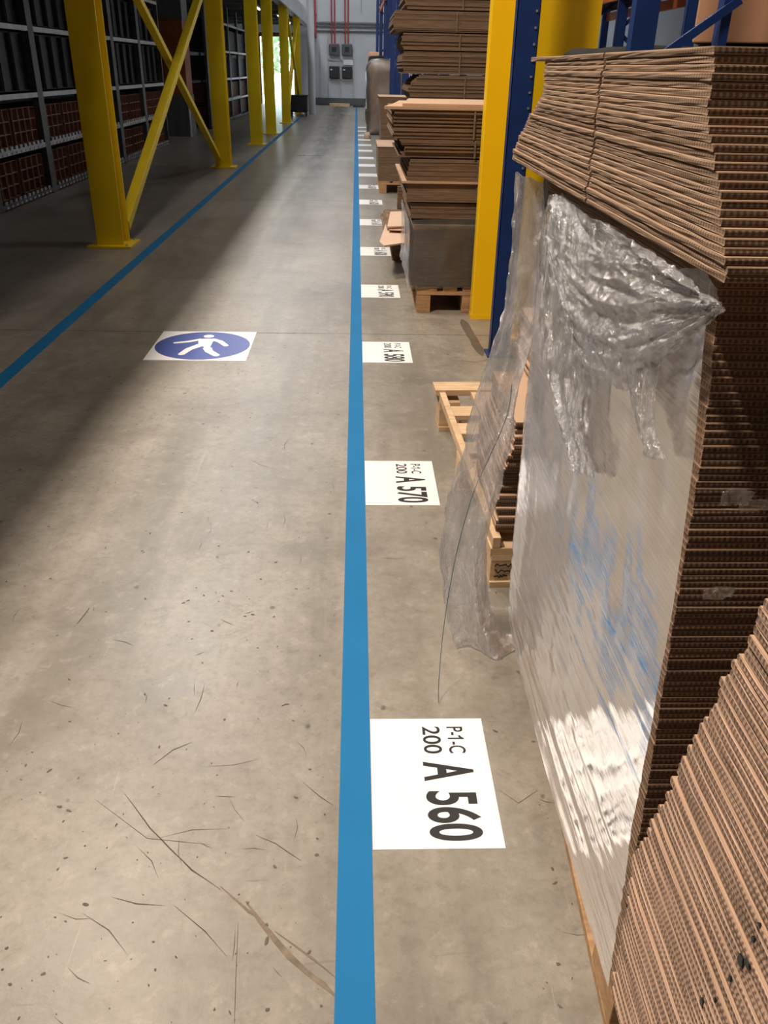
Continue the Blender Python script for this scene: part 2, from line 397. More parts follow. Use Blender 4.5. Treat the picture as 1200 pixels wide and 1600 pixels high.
me.materials.append(tm.m); o = bpy.data.objects.new('tyre_lane', me); C.objects.link(o); o.parent = fl

# ------------------------------------------------------------------ tapes, labels, pedestrian sign
tag(MB().box(-.036, .040, -1.5, 42.6, 0, .0012).build('floor_tape', M_TAPE), 'bright blue floor tape strip running down the aisle beside the white labels', 'tape')
mb = MB().box(-.045, .045, -1.0, 38, 0, .0011); o = tag(mb.build('floor_tape', M_TAPE2), 'duller blue floor tape strip passing left of the walking person sign', 'tape')
o.location = (-1.945, 0, 0)
def text(body, parent, bx, y_start, y_end, cap, bold, name='lettering'):
    """text that reads towards -Y with its tops towards +X; baseline at x = bx, from y_start down to y_end"""
    cu = bpy.data.curves.new(name, 'FONT'); cu.body = body; cu.size = 1; cu.extrude = .002; cu.offset = bold
    o = bpy.data.objects.new(name, cu); C.objects.link(o); cu.materials.append(M_BLACK)
    bpy.context.view_layer.update()
    bb = [Vector(c) for c in o.bound_box]; x0 = min(b.x for b in bb); x1 = max(b.x for b in bb); y0 = min(b.y for b in bb); y1 = max(b.y for b in bb)
    L = y_start - y_end; sx = L / (x1 - x0); sy = cap / (y1 - y0)
    me = bpy.data.meshes.new_from_object(o); bpy.data.objects.remove(o); bpy.data.curves.remove(cu); me.name = name
    if not me.materials: me.materials.append(M_BLACK)
    o = bpy.data.objects.new(name, me); C.objects.link(o)
    o.parent = parent; o.rotation_euler = (0, 0, -PI / 2); o.scale = (sx, sy, .2)
    o.location = (bx - y0 * sy, y_start + x0 * sx, .0014)
def ylab(py): return at(660, py).y
Y0 = 1.717
ys_lab = [Y0, 3.389, 5.225, 6.82, 8.43, 10.13, 11.75, 13.34, 14.88, 16.41, 17.83, 19.43, 20.87, 22.43, 24.0, 25.6, 27.2]
lab_me = MB().box(0, .30, -.425, 0, 0, .001).mesh('floor_label', M_WHITE)
words = ('nearest', 'second nearest', 'third nearest', 'fourth nearest', 'fifth nearest', 'sixth nearest', 'seventh nearest', 'eighth nearest', 'ninth nearest', 'tenth nearest', 'eleventh nearest', 'twelfth nearest', 'thirteenth nearest', 'fourteenth nearest', 'third farthest', 'second farthest', 'farthest')
for i, y in enumerate(ys_lab):
    t = bpy.data.objects.new('floor_label', lab_me); C.objects.link(t); t.location = (.042, y, 0)
    n = 560 + 10 * i
    if i < 8:
        tag(t, '%s white floor label by the blue tape, reading P-1-C 200 A %d' % (words[i], n), 'label', 'white numbered labels along the blue tape')
        dy = lambda py: ylab(py) - Y0
        text('A', t, .131, dy(1191), dy(1221), .125, .022)
        text(str(n), t, .131, dy(1237), dy(1315), .125, .022)
        text('200', t, .137, dy(1136), dy(1178), .047, .008)
        text('P-1-C', t, .202, dy(1136.5), dy(1177.5), .043, .006)
        ym = (dy(1136.5) + dy(1177.5)) / 2 + .002; MB().prism([(.245, ym), (.234, ym + .014), (.230, ym + .012), (.236, ym)], .001, .0021).build('lettering', M_BLACK, t)
    else:
        tag(t, '%s white floor label along the blue tape, a small far strip' % words[i], 'label', 'white numbered labels along the blue tape')
sg = thing('pedestrian_sign', (-.956, 5.113, 0), 'white square floor sign with a blue disc and white walking person', 'sign')
MB().box(-.303, .303, -.305, .305, 0, .001).build('sign_sheet', M_WHITE, sg)
MB().prism([(.292 * math.cos(2 * PI * k / 64), .292 * math.sin(2 * PI * k / 64)) for k in range(64)], .001, .0018).build('blue_disc', M_SIGNBLUE, sg)
def sp(x, y):   # coordinates read off the enlarged sign
    p = at(200 + x / 5.4545, 500 + y / 5.45); return (p.x + .956, p.y - 5.113)
pic = MB()
c = sp(690, 141); pic.prism([(c[0] + .034 * math.cos(2 * PI * k / 24), c[1] + .032 * math.sin(2 * PI * k / 24)) for k in range(24)], .0018, .0024)
def limb(pts, ws, z1=.0024):
    P = [Vector((*sp(*p), 0)) for p in pts]
    L, R = [], []
    for i, p in enumerate(P):
        d = (P[min(i + 1, len(P) - 1)] - P[max(i - 1, 0)]).normalized(); n = Vector((-d.y, d.x, 0)) * ws[i] / 2
        L.append(p + n); R.append(p - n)
    e = P[-1]; d = (P[-1] - P[-2]).normalized(); n = Vector((-d.y, d.x, 0)) * ws[-1] / 2
    cap = [e + n * math.cos(t) + d * ws[-1] / 2 * math.sin(t) for t in (PI * k / 8 for k in range(1, 8))]
    pic.prism([(q.x, q.y) for q in L + cap + R[::-1]], .0018, z1)
pic.prism([sp(*p) for p in ((600, 166), (640, 163), (715, 163), (732, 172), (720, 195), (702, 230), (700, 255), (655, 250), (640, 226), (590, 236), (600, 205))], .0018, .00255)
limb([(630, 166), (520, 186), (405, 197)], [.036, .034, .028], .00245)
limb([(715, 166), (785, 185), (835, 220)], [.042, .04, .034], .0025)
limb([(620, 215), (520, 250), (455, 293)], [.055, .048, .042], .0026)
limb([(675, 240), (690, 268), (752, 302)], [.055, .05, .044], .00265)
pic.build('walking_figure', M_WHITE, sg)

# ------------------------------------------------------------------ yellow mezzanine columns on the left
COLS = [(-2.33, 8.37), (-2.27, 15.5), (-2.21, 20.3), (-2.20, 23.7), (-2.16, 28.5), (-2.14, 34.3)]
ZD = 3.12
clab = ['yellow steel column nearest the camera on the left, bolted to a base plate', 'yellow column where the lower end of the crossed brace lands',
        'third yellow column from the front in the left row', 'fourth yellow column from the front, left of the bright doorway',
        'fifth yellow column from the front, right of the bright doorway', 'last yellow column near the black wheeled bin']
for i, (x, y) in enumerate(COLS):
    t = thing('yellow_column', (x, y, 0), clab[i], 'column', 'yellow columns under the mezzanine')
    mb = MB(); w = .125
    mb.box(-w, w, -.12, -.104, .02, ZD).box(-w, w, .104, .12, .02, ZD).box(-.006 + .06, .006 + .06, -.104, .104, .02, ZD)
    mb.build('column_shaft', M_YEL, t)
    MB().box(-.205, .205, -.20, .20, 0, .02).build('base_plate', M_YEL, t, .002)
    for a in (-.16, .16):
        for b in (-.15, .15):
            if i == 0: MB().tube([(a, b, .02), (a, b, .035)], .013, 6).build('anchor_bolt', M_STEELL, t)
def brace(x, p, q, w, h, lab):
    x = {-2.31: -2.245, -2.19: -2.345}.get(x, x)
    tag(MB().bar((x, p[0], p[1]), (x, q[0], q[1]), w, h, up=Vector((1, 0, 0))).build('yellow_brace', M_YEL, bevel=.004), lab, 'brace', 'crossed braces between the yellow columns')
brace(-2.31, (8.50, .16), (15.40, 2.98), .085, .10, 'round-edged yellow brace rising from the foot of the nearest yellow column')
brace(-2.19, (15.37, .17), (8.50, 2.98), .07, .085, 'yellow brace coming down to the foot of the second yellow column')
brace(-2.15, (28.75, .15), (34.1, 2.9), .09, .12, 'bright yellow far brace leaning between the last two yellow columns')
brace(-2.05, (34.1, .15), (28.6, 2.9), .06, .08, 'thin far yellow brace crossing behind the fifth column')
# mezzanine deck
dk = struct('mezzanine_deck', MB().box(-8.9, -2.0, -5.5, 42.9, ZD + .25, ZD + .33), M_DECK)
for k in range(16): struct('deck_beam', MB().box(-8.8, -2.1, 1.5 + k * 2.7, 1.6 + k * 2.7, ZD + .02, ZD + .25), M_DECK, dk)
struct('deck_edge_beam', MB().box(-2.3, -2.05, -5.5, 42.9, ZD, ZD + .25), M_DECK, dk)
fas = MB()
for k in range(160):
    y = 3 + k * .25; fas.box(-2.03, -1.995, y, y + .17, ZD - .05, ZD + .46)
fas.box(-2.05, -2.03, 3, 42.9, ZD - .05, ZD + .46)
o = struct('fascia_cladding', fas, M_WALL, dk); o['kind'] = 'stuff'
# tube lights below the deck
for i, (x, y) in enumerate(((-3.2, 19.5), (-3.2, 24.5), (-3.0, 29.5), (-2.7, 34.0), (-2.7, 38.5))):
    t = thing('tube_light', (x, y, ZD - .02), ['tube light', 'tube light', 'tube light', 'tube light', 'tube light'][i] + ' under the mezzanine, ' + ['closest to the camera', 'second from the camera', 'third from the camera', 'fourth from the camera', 'closest to the end wall'][i], 'light', 'tube lights under the mezzanine')
    MB().box(-.06, .06, -.6, .6, 0, .05).build('light_housing', M_WHITE, t)
    for q in (-.4, .4): MB().box(-.01, .01, q - .01, q + .01, .05, .272).build('hanger', M_STEEL, t)
    em = MATS.get('tube_glow')
    if not em:
        s = NT('tube_glow'); s.b.inputs['Emission Color'].default_value = (1, .98, .95, 1); s.b.inputs['Emission Strength'].default_value = 5; em = s.m
    MB().tube([(0, -.58, -.02), (0, .58, -.02)], .022, 8).build('tube', em, t)
# white round pillar at the end of the mezzanine and black wheeled bin
tag(MB().tube([(-1.63, 34.2, 0), (-1.63, 34.2, ZD + 2)], .13, 20).build('pillar', M_WALL, smooth=False), 'pale grey round pillar in front of the end wall', 'pillar')
bn = thing('wheeled_bin', (-2.05, 33.0, 0), 'black wheeled bin on small castors behind the fifth yellow column', 'bin')
MB().prism([(-.32, -.35), (.32, -.35), (.32, .35), (-.32, .35)], .12, .62).build('bin_body', M_DARK, bn, .03)
MB().box(-.34, .34, -.37, .37, .62, .67).build('lid', M_DARK, bn, .01)
for a in (-.26, .26):
    for b in (-.28, .28): MB().tube([(a - .025, b, .06), (a + .025, b, .06)], .06, 12).build('wheel', M_GREY, bn)

# ------------------------------------------------------------------ left picking racks
LV = [.09, .64, 1.22, 1.95, 2.67]
RX = -4.06
def rib_crate(w, h, d, cols, rows, body, rib):
    mb = MB(); t = .012                      # open front crate with a ribbed grid, local origin front bottom centre, opens to +X
    mb.box(-d, -.05, -w / 2, w / 2, 0, h, 0)
    for k in range(cols + 1):
        y = -w / 2 + k * w / cols; mb.box(-.05, 0, max(-w / 2, y - t / 2), min(w / 2, y + t / 2), 0, h, 1)
    for k in range(rows + 1):
        z = k * h / rows; mb.box(-.05, -.006, -w / 2, w / 2, max(0, z - t / 2), min(h, z + t / 2), 1)
    return mb.mesh('crate', [body, rib])
cr_low = rib_crate(.80, .40, .6, 4, 3, M_RUST, M_RUSTL)
cr_hi = rib_crate(.42, .56, .6, 1, 1, M_DARK, M_DARK)
def rack_bay(y0, L, i, label, detail):
    t = thing('picking_rack', (RX, y0, 0), label, 'shelving', 'picking rack bays along the left')
    for a in (0,):
        MB().box(-.06, .014, -.10, .10, 0, 3.08).build('upright', M_STEEL, t)
        MB().box(-1.3, -1.24, -.05, .05, 0, 3.08).build('upright', M_STEEL, t)
        MB().box(.001, .006, -.008, .012, .16, .46).build('label_strip', M_WHITE, t)
        MB().box(-.08, .03, -.10, .09, 0, .012).build('foot_plate', M_STEEL, t)
    for k, z in enumerate(LV):
        MB().box(-.03, .012, .07, L - .07, z - .075, z - .02).build('shelf_beam', M_STEELL if k else M_STEEL, t)
        MB().box(-1.25, -.03, .075, L - .075, z - .05, z - .03).build('shelf_deck', M_STEEL, t)
        if k < 2 and detail:
            r = MB()
            n = 11
            for q in range(n):
                y = .14 + q * (L - .28) / n; r.box(.012, .03, y, y + .075, z - .018, z + .018)
                r.box(.012, .02, y + .05, y + .12, z - .07, z - .045)
            r.build('roller_track', M_STEELL, t)['kind'] = 'stuff'
YB = [8.15, 10.10, 12.05, 14.0, 15.95, 17.9, 19.85]
ordn = ['first', 'second', 'third', 'fourth', 'fifth', 'sixth', 'seventh', 'eighth', 'ninth']
def crates(y0, L, n, i, far):
    for k, z in enumerate(LV[:4]):
        if k < 2:
            for q in range(2):
                o = bpy.data.objects.new('crate', cr_low); C.objects.link(o); o.location = (RX - .05, y0 + .5 + q * .9 * L / 1.95, z + .002)
                tag(o, 'rust-brown ribbed crate on the %s shelf of the %s picking bay, %s half' % (('lowest', 'second')[k], ordn[n], ('nearer', 'farther')[q]), 'crate', 'rust-brown crates on the lower left shelves')
                o.scale.y = L / 1.95
        else:
            for q in range(4):
                o = bpy.data.objects.new('tote', cr_hi); C.objects.link(o); o.location = (RX - .06, y0 + .26 + q * .46, z + .002)
                o.scale.z = 1.0 if k == 3 else 1.12
                tag(o, 'tall black tote, %s along the %s shelf of the %s picking bay' % (ordn[q], ('third', 'fourth')[k - 2], ordn[n]), 'tote', 'black totes on the upper left shelves')
for i, y in enumerate(YB[:-1]):
    rack_bay(y, 1.95, i, 'grey picking rack bay of crates, %s from the front left' % ordn[i], True)
    crates(y, 1.95, i, i, False)
MB_end = MB().box(-1.3, 0, -.03, .03, 0, 3.08)
tag(MB_end.build('rack_end_panel', M_STEEL), 'dark end panel closing the front run of picking racks', 'panel').location = (RX, YB[-1], 0)
# second run of racks beyond the gap
o_rx = RX; RX = -3.95
for i, y in enumerate((25.2, 27.4, 29.6, 31.8, 34.0, 36.2)):
    rack_bay(y, 2.2, i, 'far picking rack bay beyond the orange cabinet, %s of the far run' % ordn[i], i < 3)
    for k, z in enumerate(LV[:4]):
        o = MB().box(-.7, -.06, y + .12, y + 2.08, z, z + .44 + .1 * (k > 1)).build('crate', M_RUST if k < 2 else M_DARK); o.location.x = RX
        tag(o, '%s far crate on the %s shelf, %s far bay' % (('rust-brown' if k < 2 else 'black'), ordn[k], ordn[i]), 'crate', 'crates in the far picking racks')
RX = o_rx
cb = thing('orange_cabinet', (-4.2, 22.6, 0), 'tall orange-brown cabinet on a dark plinth between the picking racks', 'cabinet')
MB().box(-.5, .2, -.3, .45, 0, .9).build('plinth', M_GREY, cb, .01)
MB().box(-.45, .18, -.3, .45, .9, 2.45).build('cabinet_body', plain('orange_panel', (.22, .06, .012), .5), cb, .01)
MB().box(-.45, .19, -.31, .45, 2.45, 3.05).build('top_sign', M_GREY, cb)
MB().tube([(.22, -.5, 0), (.22, -.5, 1.0)], .03, 8).build('guard_post', M_STEELL, cb)

# ------------------------------------------------------------------ end wall fittings
for i, (x, z, h) in enumerate(((-1.01, 2.03, .46), (-.43, 2.03, .46), (-1.01, 1.10, .5), (-.43, 1.10, .5))):
    pos = ('upper left', 'upper right', 'lower left', 'lower right')[i]
    t = thing('electrical_box', (x, YE - .05, z), 'dark electrical box on the end wall, %s of four' % pos, 'electrical box', 'electrical boxes on the end wall')
    MB().box(-.23, .23, -.2, 0, 0, h).build('enclosure', M_GREY if i < 2 else M_DARK, t, .03)
    if i < 2: MB().box(-.10, .10, -.22, -.2, .14, .34).build('front_dial', M_DARK, t)
    else: MB().box(-.18, -.09, -.205, -.2, .34, .38).build('small_label', M_WHITE, t)
fr_ = thing('mounting_frame', (0, 0, 0), 'grey steel mounting frame behind the electrical boxes', 'frame')
for x in (-1.3, -.72, -.14): MB().box(x - .025, x + .025, YE - .05, YE - .01, 0.3, 2.9).build('frame_post', M_STEELL, fr_)
for z in (1.05, 1.85): MB().box(-1.3, -.14, YE - .05, YE - .02, z - .03, z + .03).build('frame_rail', M_STEELL, fr_)
MB().box(-.6, -.16, YE - .06, YE - .04, 1.66, 1.86).build('notice', M_WHITE, fr_)
for i, x in enumerate((-1.12, -.98, -.52, -.38)):
    tag(MB().tube([(x, YE - .1, 2.5), (x, YE - .1, 7)], .03, 8).build('red_pipe', M_RED), 'thin red pipe above the electrical boxes, %s from the left' % ordn[i], 'pipe', 'thin red pipes on the end wall')
tag(MB().tube([(-1.85, YE - .3, 2.75), (-1.85, YE - .3, 7)], .06, 10).tube([(-1.85, YE - .3, 2.75), (-1.85, YE - .02, 2.75)], .06, 10).tube([(-1.85, YE - .3, 3.5), (-1.85, YE - .3, 3.62)], .085, 10).build('red_pipe', M_RED), 'thick red sprinkler pipe at the mezzanine corner of the end wall', 'pipe')
tag(MB().tube([(.22, YE - .06, 3.7), (.22, YE - .06, 7)], .02, 6).build('conduit', M_STEELL), 'thin grey conduit on the upper end wall', 'pipe')
for i, (x, y, w, c, nm) in enumerate(((-.75, 41.8, .9, M_WOOD, 'pale offcut board lying on the floor before the end wall'), (.1, 41.4, .5, M_DARK, 'dark scrap lying on the floor before the end wall'))):
    tag(MB().box(-w / 2, w / 2, -.15, .15, 0, .12 if i == 0 else .05).build('offcut', c), nm, 'scrap').location = (x, y, 0)

# ------------------------------------------------------------------ pallets
def make_pallet(mat, label, cat='pallet', W=.80, L=1.2, group='wooden pallets on the floor'):
    """euro pallet: long side along Y, origin at near left bottom corner"""
    t = thing('wooden_pallet', (0, 0, 0), label, cat, group)
    def brd(n, x0, x1, y0, y1, z0, z1): MB().box(x0, x1, y0, y1, z0, z1).build(n, mat, t, .002)
    for x0, x1 in ((0, .145), (.1875, .2875), (.3275, .4725), (.5125, .6125), (.655, .80)):
        brd('deck_board', x0 * W / .8, x1 * W / .8, 0, L, .122, .144)
    for y in (0, L / 2 - .0725, L - .145): brd('cross_board', 0, W, y, y + .145, .100, .122)
    for x0, x1 in ((0, .10), (.3275, .4725), (.70, .80)):
        x0 *= W / .8; x1 *= W / .8
        for y in (0, L / 2 - .0725, L - .145): brd('block', x0, x1, y + .003, y + .142, .022, .100)
        brd('bottom_board', x0, x1, 0, L, 0, .022)
    return t
pal = make_pallet(M_WOOD2, 'brown wooden pallet under the film-wrapped stack of flattened boxes')
pal.location = (.460, .875, 0); pal.rotation_euler.z = -.042
p2 = dup(pal, (.452, -.55, 0), 'brown wooden pallet under the nearest pinkish stack at the frame corner'); p2.rotation_euler.z = 0
# ------------------------------------------------------------------ corrugated sheets
def sheet_mesh(name, w, L, t, seed, mats, notch=None, wav=.0010, rag=.0006, extra=()):
    rr = random.Random(seed)
    ny = max(6, int(L / .05)); ys = [L * k / ny for k in range(ny + 1)]
    if notch:
        for c in notch: ys += [c - .006, c - .004, c + .004, c + .006]
        ys = sorted(ys)
    nx = 5; xs = [w * k / nx for k in range(nx + 1)]
    p1, p2_ = .8 + rr.uniform(-.25, .25), 2.1 + rr.uniform(-.25, .25)
    def zz(x, y): return wav * (math.sin(y * 5 + p1) + .6 * math.sin(y * 11 + p2_) + .5 * math.sin(x * 7 + p1))
    v, f, mi, uvs = [], [], [], []
    def xin(y):
        if notch and any(abs(y - c) < .0045 for c in notch): return .03
        return 0
    NX, NY = len(xs), len(ys)
    gi = {}
    for lvl, z in ((0, 0), (1, t)):
        for i, x in enumerate(xs):
            for j, y in enumerate(ys):
                gi[lvl, i, j] = len(v); xx = x + (xin(y) if i == 0 else 0); v.append((xx, y, z + zz(x, y)))
    for i in range(NX - 1):
        for j in range(NY - 1):
            f.append((gi[1, i, j], gi[1, i + 1, j], gi[1, i + 1, j + 1], gi[1, i, j + 1])); mi.append(0); uvs.append(None)
            f.append((gi[0, i, j], gi[0, i, j + 1], gi[0, i + 1, j + 1], gi[0, i + 1, j])); mi.append(0); uvs.append(None)
    per = [(i, 0, (0, -1)) for i in range(NX)] + [(NX - 1, j, (1, 0)) for j in range(1, NY)] + \
          [(i, NY - 1, (0, 1)) for i in range(NX - 2, -1, -1)] + [(0, j, (-1, 0)) for j in range(NY - 2, 0, -1)]
    rings = [(0, 0), (.14, .0013), (.36, .0021), (.64, .0021), (.86, .0013), (1, 0)]
    n = len(per); idx = []; U = [0.0]
    for k in range(n):
        a = per[k]; b = per[(k + 1) % n]; U.append(U[-1] + math.dist((xs[a[0]], ys[a[1]]), (xs[b[0]], ys[b[1]])))
    for r, (vv, outw) in enumerate(rings):
        row = []
        for k, (i, j, nn_) in enumerate(per):
            if r == 0: row.append(gi[0, i, j]); continue
            if r == len(rings) - 1: row.append(gi[1, i, j]); continue
            x, y = xs[i] + (xin(ys[j]) if i == 0 else 0), ys[j]; d = outw + rr.uniform(-1, 1) * rag
            row.append(len(v)); v.append((x + nn_[0] * d, y + nn_[1] * d, t * vv + zz(xs[i], ys[j])))
        idx.append(row)
    for r in range(len(rings) - 1):
        for k in range(n):
            k2 = (k + 1) % n
            f.append((idx[r][k], idx[r][k2], idx[r + 1][k2], idx[r + 1][k])); mi.append(2 if k < NX - 1 else 1)
            uvs.append(((U[k], rings[r][0]), (U[k + 1], rings[r][0]), (U[k + 1], rings[r + 1][0]), (U[k], rings[r + 1][0])))
    me = bpy.data.meshes.new(name); me.from_pydata(v, [], f); me.update()
    ul = me.uv_layers.new(name='UVMap')
    for p, u in zip(me.polygons, uvs):
        p.material_index = mi[p.index]
        if u:
            for li, c in zip(p.loop_indices, u): ul.data[li].uv = c
    for m in mats: me.materials.append(m)
    me.materials.append(M_EDGEN)
    return me
def interp(tab, z):
    for (a, va), (b, vb) in zip(tab, tab[1:]):
        if z <= b: return va + (vb - va) * max(0, (z - a)) / (b - a)
    return tab[-1][1]
def stack(z0, z1, n, meshes, xf, yf, label, group, jx=.0012, jy=.0011, seed=0, name='flattened_box', top=None, rz=.001):
    rr = random.Random(seed); dz = (z1 - z0) / n
    for k in range(n):
        z = z0 + k * dz
        o = bpy.data.objects.new(name, meshes[rr.randrange(len(meshes))]); C.objects.link(o)
        o.location = (xf(z) + rr.uniform(-jx, jx), yf(z) + rr.uniform(-jy, jy), z); o.rotation_euler = (0, 0, rr.uniform(-rz, rz))
        tag(o, label, 'flattened box', group)
    if top: o['label'] = top
    return o
# wrapped stack (z .146 .. 1.33)
near = [(.09, .874), (.45, .934), (.63, .948), (.88, .966), (1.11, 1.002), (1.33, 1.061)]
wm = [sheet_mesh('flattened_box', .74, L, .0093, s, [M_PAPER, M_EDGE], wav=.0006) for s, L in ((1, 1.06), (2, 1.065), (3, 1.07), (4, 1.06), (5, 1.075))]
stack(.146, 1.330, 122, wm, lambda z: .459 - .003 * math.sin(z * 9), lambda z: interp(near, z), 'corrugated flattened box in the tall stack wrapped in clear film', 'flattened boxes in the film-wrapped stack', seed=3, top='topmost flattened box of the film-wrapped stack, under the overhanging bundle')
# overhanging bundle on top
bnear = [(1.33, .945), (1.351, .945), (1.429, 1.01), (1.47, 1.05), (1.506, 1.085), (1.57, 1.10)]
rr = random.Random(5); n = 26
bfar = [(1.33, 2.40), (1.356, 2.395), (1.40, 2.32), (1.442, 2.236), (1.475, 2.14), (1.502, 2.07), (1.548, 2.09)]
for k in range(n):
    z = 1.341 + k * .0092; yn = interp(bnear, z); yf_ = interp(bfar, z) if k < n - 1 else 2.25
    L_ = yf_ - yn; me = sheet_mesh('flattened_box', .82, L_, .0089, 40 + k, [M_PAPER, M_EDGE], notch=(1.585 - yn + .006 * math.sin(k),), wav=.0004, rag=.0007)
    o = bpy.data.objects.new('flattened_box', me); C.objects.link(o)
    xo = .418 + rr.uniform(-.0016, .0016)
    o.location = (xo, yn + rr.uniform(-.0025, .0025), z); o.rotation_euler.z = rr.uniform(-.001, .001)
    tag(o, 'long flattened box in the overhanging bundle with slotted edges, top right', 'flattened box', 'long flattened boxes in the overhanging top bundle')
o['label'] = 'topmost long flattened box of the overhanging bundle, top right of the photo'
# foreground stack
ffar = [(.118, .872), (.309, .885), (.46, .905), (.50, .885), (.734, .83), (.81, .806), (.891, .788), (.994, .758), (1.1, .725)]
fm = [sheet_mesh('flattened_box', .74, 1.15, .0118, s, [M_PAPER, M_EDGE2], rag=.0008, wav=.0009) for s in (21, 22, 23, 24, 25)]
stack(.146, 1.13, 76, fm, lambda z: .443, lambda z: interp(ffar, z) - 1.15 - .012, 'pinkish corrugated flattened box in the nearest stack, bottom right corner', 'flattened boxes in the nearest stack', jx=.0018, jy=.007, seed=9, top='topmost flattened box of the nearest stack at the right edge')
for i, (px, py, r) in enumerate(((1157, 1500, .0075), (1168, 1505, .006), (1141, 1529, .0042), (1097, 1566, .0055), (1117, 1562, .003), (1177, 1466, .004), (1186, 1447, .0045))):
    p = at(px, py, X=.440); mb = MB(); P = []
    for k in range(9): P.append((math.cos(2 * PI * k / 9) * r * random.uniform(.7, 1.4), math.sin(2 * PI * k / 9) * r * random.uniform(.6, 1.1)))
    mb.prism(P, -.001, .0012); o = mb.build('ink_mark', M_BLACK); o.rotation_euler = (0, -PI / 2, 0); o.location = p
    tag(o, 'black ink blot on the board edges, bottom right corner', 'stain', 'ink blots on the nearest stack')

# ------------------------------------------------------------------ second pallet with its stack behind the film
p3 = thing('open_deck_pallet', (.455, 2.37, 0), 'pale new wooden pallet with ladder-like deck slats behind the hanging film', 'pallet', rz=.038)
def brd3(n, *a): return MB().box(*a).build(n, M_WOOD, p3, .002)
brd3('side_rail', 0.0, .028, .0, 1.5, .15, .19)
PX = .0
for q, y in enumerate((.10, .31, .52, .73, .94, 1.15)): brd3('deck_slat', PX + .028, PX + .16, y, y + .12, .145, .168)
brd3('deck_board', PX + .15, PX + .26, 0, 1.5, .168, .19)
brd3('end_board', PX - .02, .80, 1.40, 1.52, .17, .20)
brd3('end_board', PX - .005, .80, .0, .10, .125, .15)
for y in (.002, .70, 1.38):
    for x in (PX, .36, .68): brd3('block', x, x + .10, y, y + .12, .022, .145)
    brd3('bottom_board', PX, .80, y - .01, y + .13, 0, .022)
brd3('cross_board', PX, .80, 0.0, .02, .10, .125)
for yy, w_, seed in ((.118, .075, 1), (.094, .07, 2), (.075, .045, 3)):   # marker scribble on the near block
    rr = random.Random(seed); mb = MB(); x = .012
    pts = []
    for k in range(15): pts.append((x + .003 + k * w_ / 14, rr.uniform(-.006, .006)))
    for a, b in zip(pts, pts[1:]): mb.bar((a[0], .0005, yy - .035 + a[1]), (b[0], .0005, yy - .035 + b[1]), .003, .003)
    mb.build('marker_scribble', M_BLACK, p3)
sm = [sheet_mesh('flattened_box', .70, .50, .0134, s, [M_PAPER, M_EDGE], wav=.0008, rag=.001) for s in (31, 32, 33)]
stack(.191, .575, 28, sm, lambda z: .468 + .09 * (z - .19) + .008 * math.sin(z * 14), lambda z: 2.43 + .02 * math.sin(z * 23), 'dark edged flattened box in the lower pile on the pale slatted pallet', 'flattened boxes on the pale slatted pallet', jx=.006, jy=.010, seed=4)
sm2 = [sheet_mesh('flattened_box', .55, .40, .0125, s_, [M_PAPER, M_EDGE], wav=.002, rag=.002) for s_ in (35, 36)]
stack(.580, .77, 13, sm2, lambda z: .62, lambda z: 2.70, 'flattened box in the set-back upper pile on the pale slatted pallet', 'upper flattened boxes on the pale slatted pallet', jx=.006, jy=.014, seed=6)

# ------------------------------------------------------------------ yellow posts and blue rack on the right
t = thing('yellow_post', (.893, 5.86, 0), 'bright yellow post beside the blue rack upright, in front of the cardboard piles', 'post')
MB().box(-.08, .08, -.055, .055, 0, 4.5).build('post_shaft', M_YEL2, t, .006)
MB().box(-.082, .082, -.057, .057, 0, .03).build('post_foot', M_YEL2, t)
t = thing('yellow_column', (1.18, 5.42, 0), 'wide yellow column to the right of the blue rack upright', 'column')
MB().box(-.17, .17, -.11, -.09, 0.02, 5).box(-.17, .17, .09, .11, 0.02, 5).box(-.008, .008, -.09, .09, 0.02, 5).build('column_shaft', M_YEL2, t)
MB().box(-.2, .2, -.15, .15, 0, .02).build('base_plate', M_YEL2, t)
def rack_frame(x, y, d, h, label, detail=False, grp='blue rack frames along the aisle'):
    t = thing('blue_pallet_rack', (x, y, 0), label, 'rack', grp)
    for xx, nm in ((0, 'upright'), (d, 'upright')):
        mb = MB(); w = .12; dp = .075
        mb.box(xx - w / 2, xx + w / 2, -dp, -dp + .004, 0, h).box(xx - w / 2, xx - w / 2 + .004, -dp, 0, 0, h).box(xx + w / 2 - .004, xx + w / 2, -dp, 0, 0, h)
        mb.box(xx - w / 2, xx - w / 2 + .02, -.004, .0, 0, h).box(xx + w / 2 - .02, xx + w / 2, -.004, 0, 0, h)
        u = mb.build(nm, M_BLUE, t)
        if detail and xx == 0:
            hm = MB().tube([(0, -.0045, 0), (0, .0005, 0)], .0065, 8).mesh('punched_hole', M_STEELL)
            for k in range(44):
                for sx in (.04,):
                    o = bpy.data.objects.new('punched_hole', hm); C.objects.link(o); o.parent = u; o.location = (xx + sx, -dp - .001, .25 + k * .075)
        MB().box(xx - .08, xx + .08, -.12, .04, 0, .01).build('foot_plate', M_BLUE, t)
    z = .25; s_ = 0
    while z + .9 < h:
        a, b = ((0, d) if s_ == 0 else (d, 0))
        if not detail: MB().bar((a, -.035, z), (b, -.035, z + .85), .045, .03, up=Vector((0, 1, 0))).build('brace_bar', M_BLUE, t)
        z += .9; s_ = 1 - s_
    return t
rack_frame(.885, 5.03, 1.05, 4.8, 'blue punched rack upright frame between the two yellow posts', True)
for i, y in enumerate((11, 17.1, 20.3, 23.4, 26.4, 29.5, 35, 41)):
    rack_frame(.89, y, 1.05, 4.8, 'blue rack frame down the aisle, %s of the far frames' % ordn[i])
t = thing('blue_pallet_rack', (1.085, 3.62, 0), 'dark blue rack frame with a rising brace behind the overhanging bundle', 'rack', 'blue rack frames along the aisle')
MB().box(-.045, .045, -.03, .03, 0, 3.5).build('upright', M_BLUE, t)
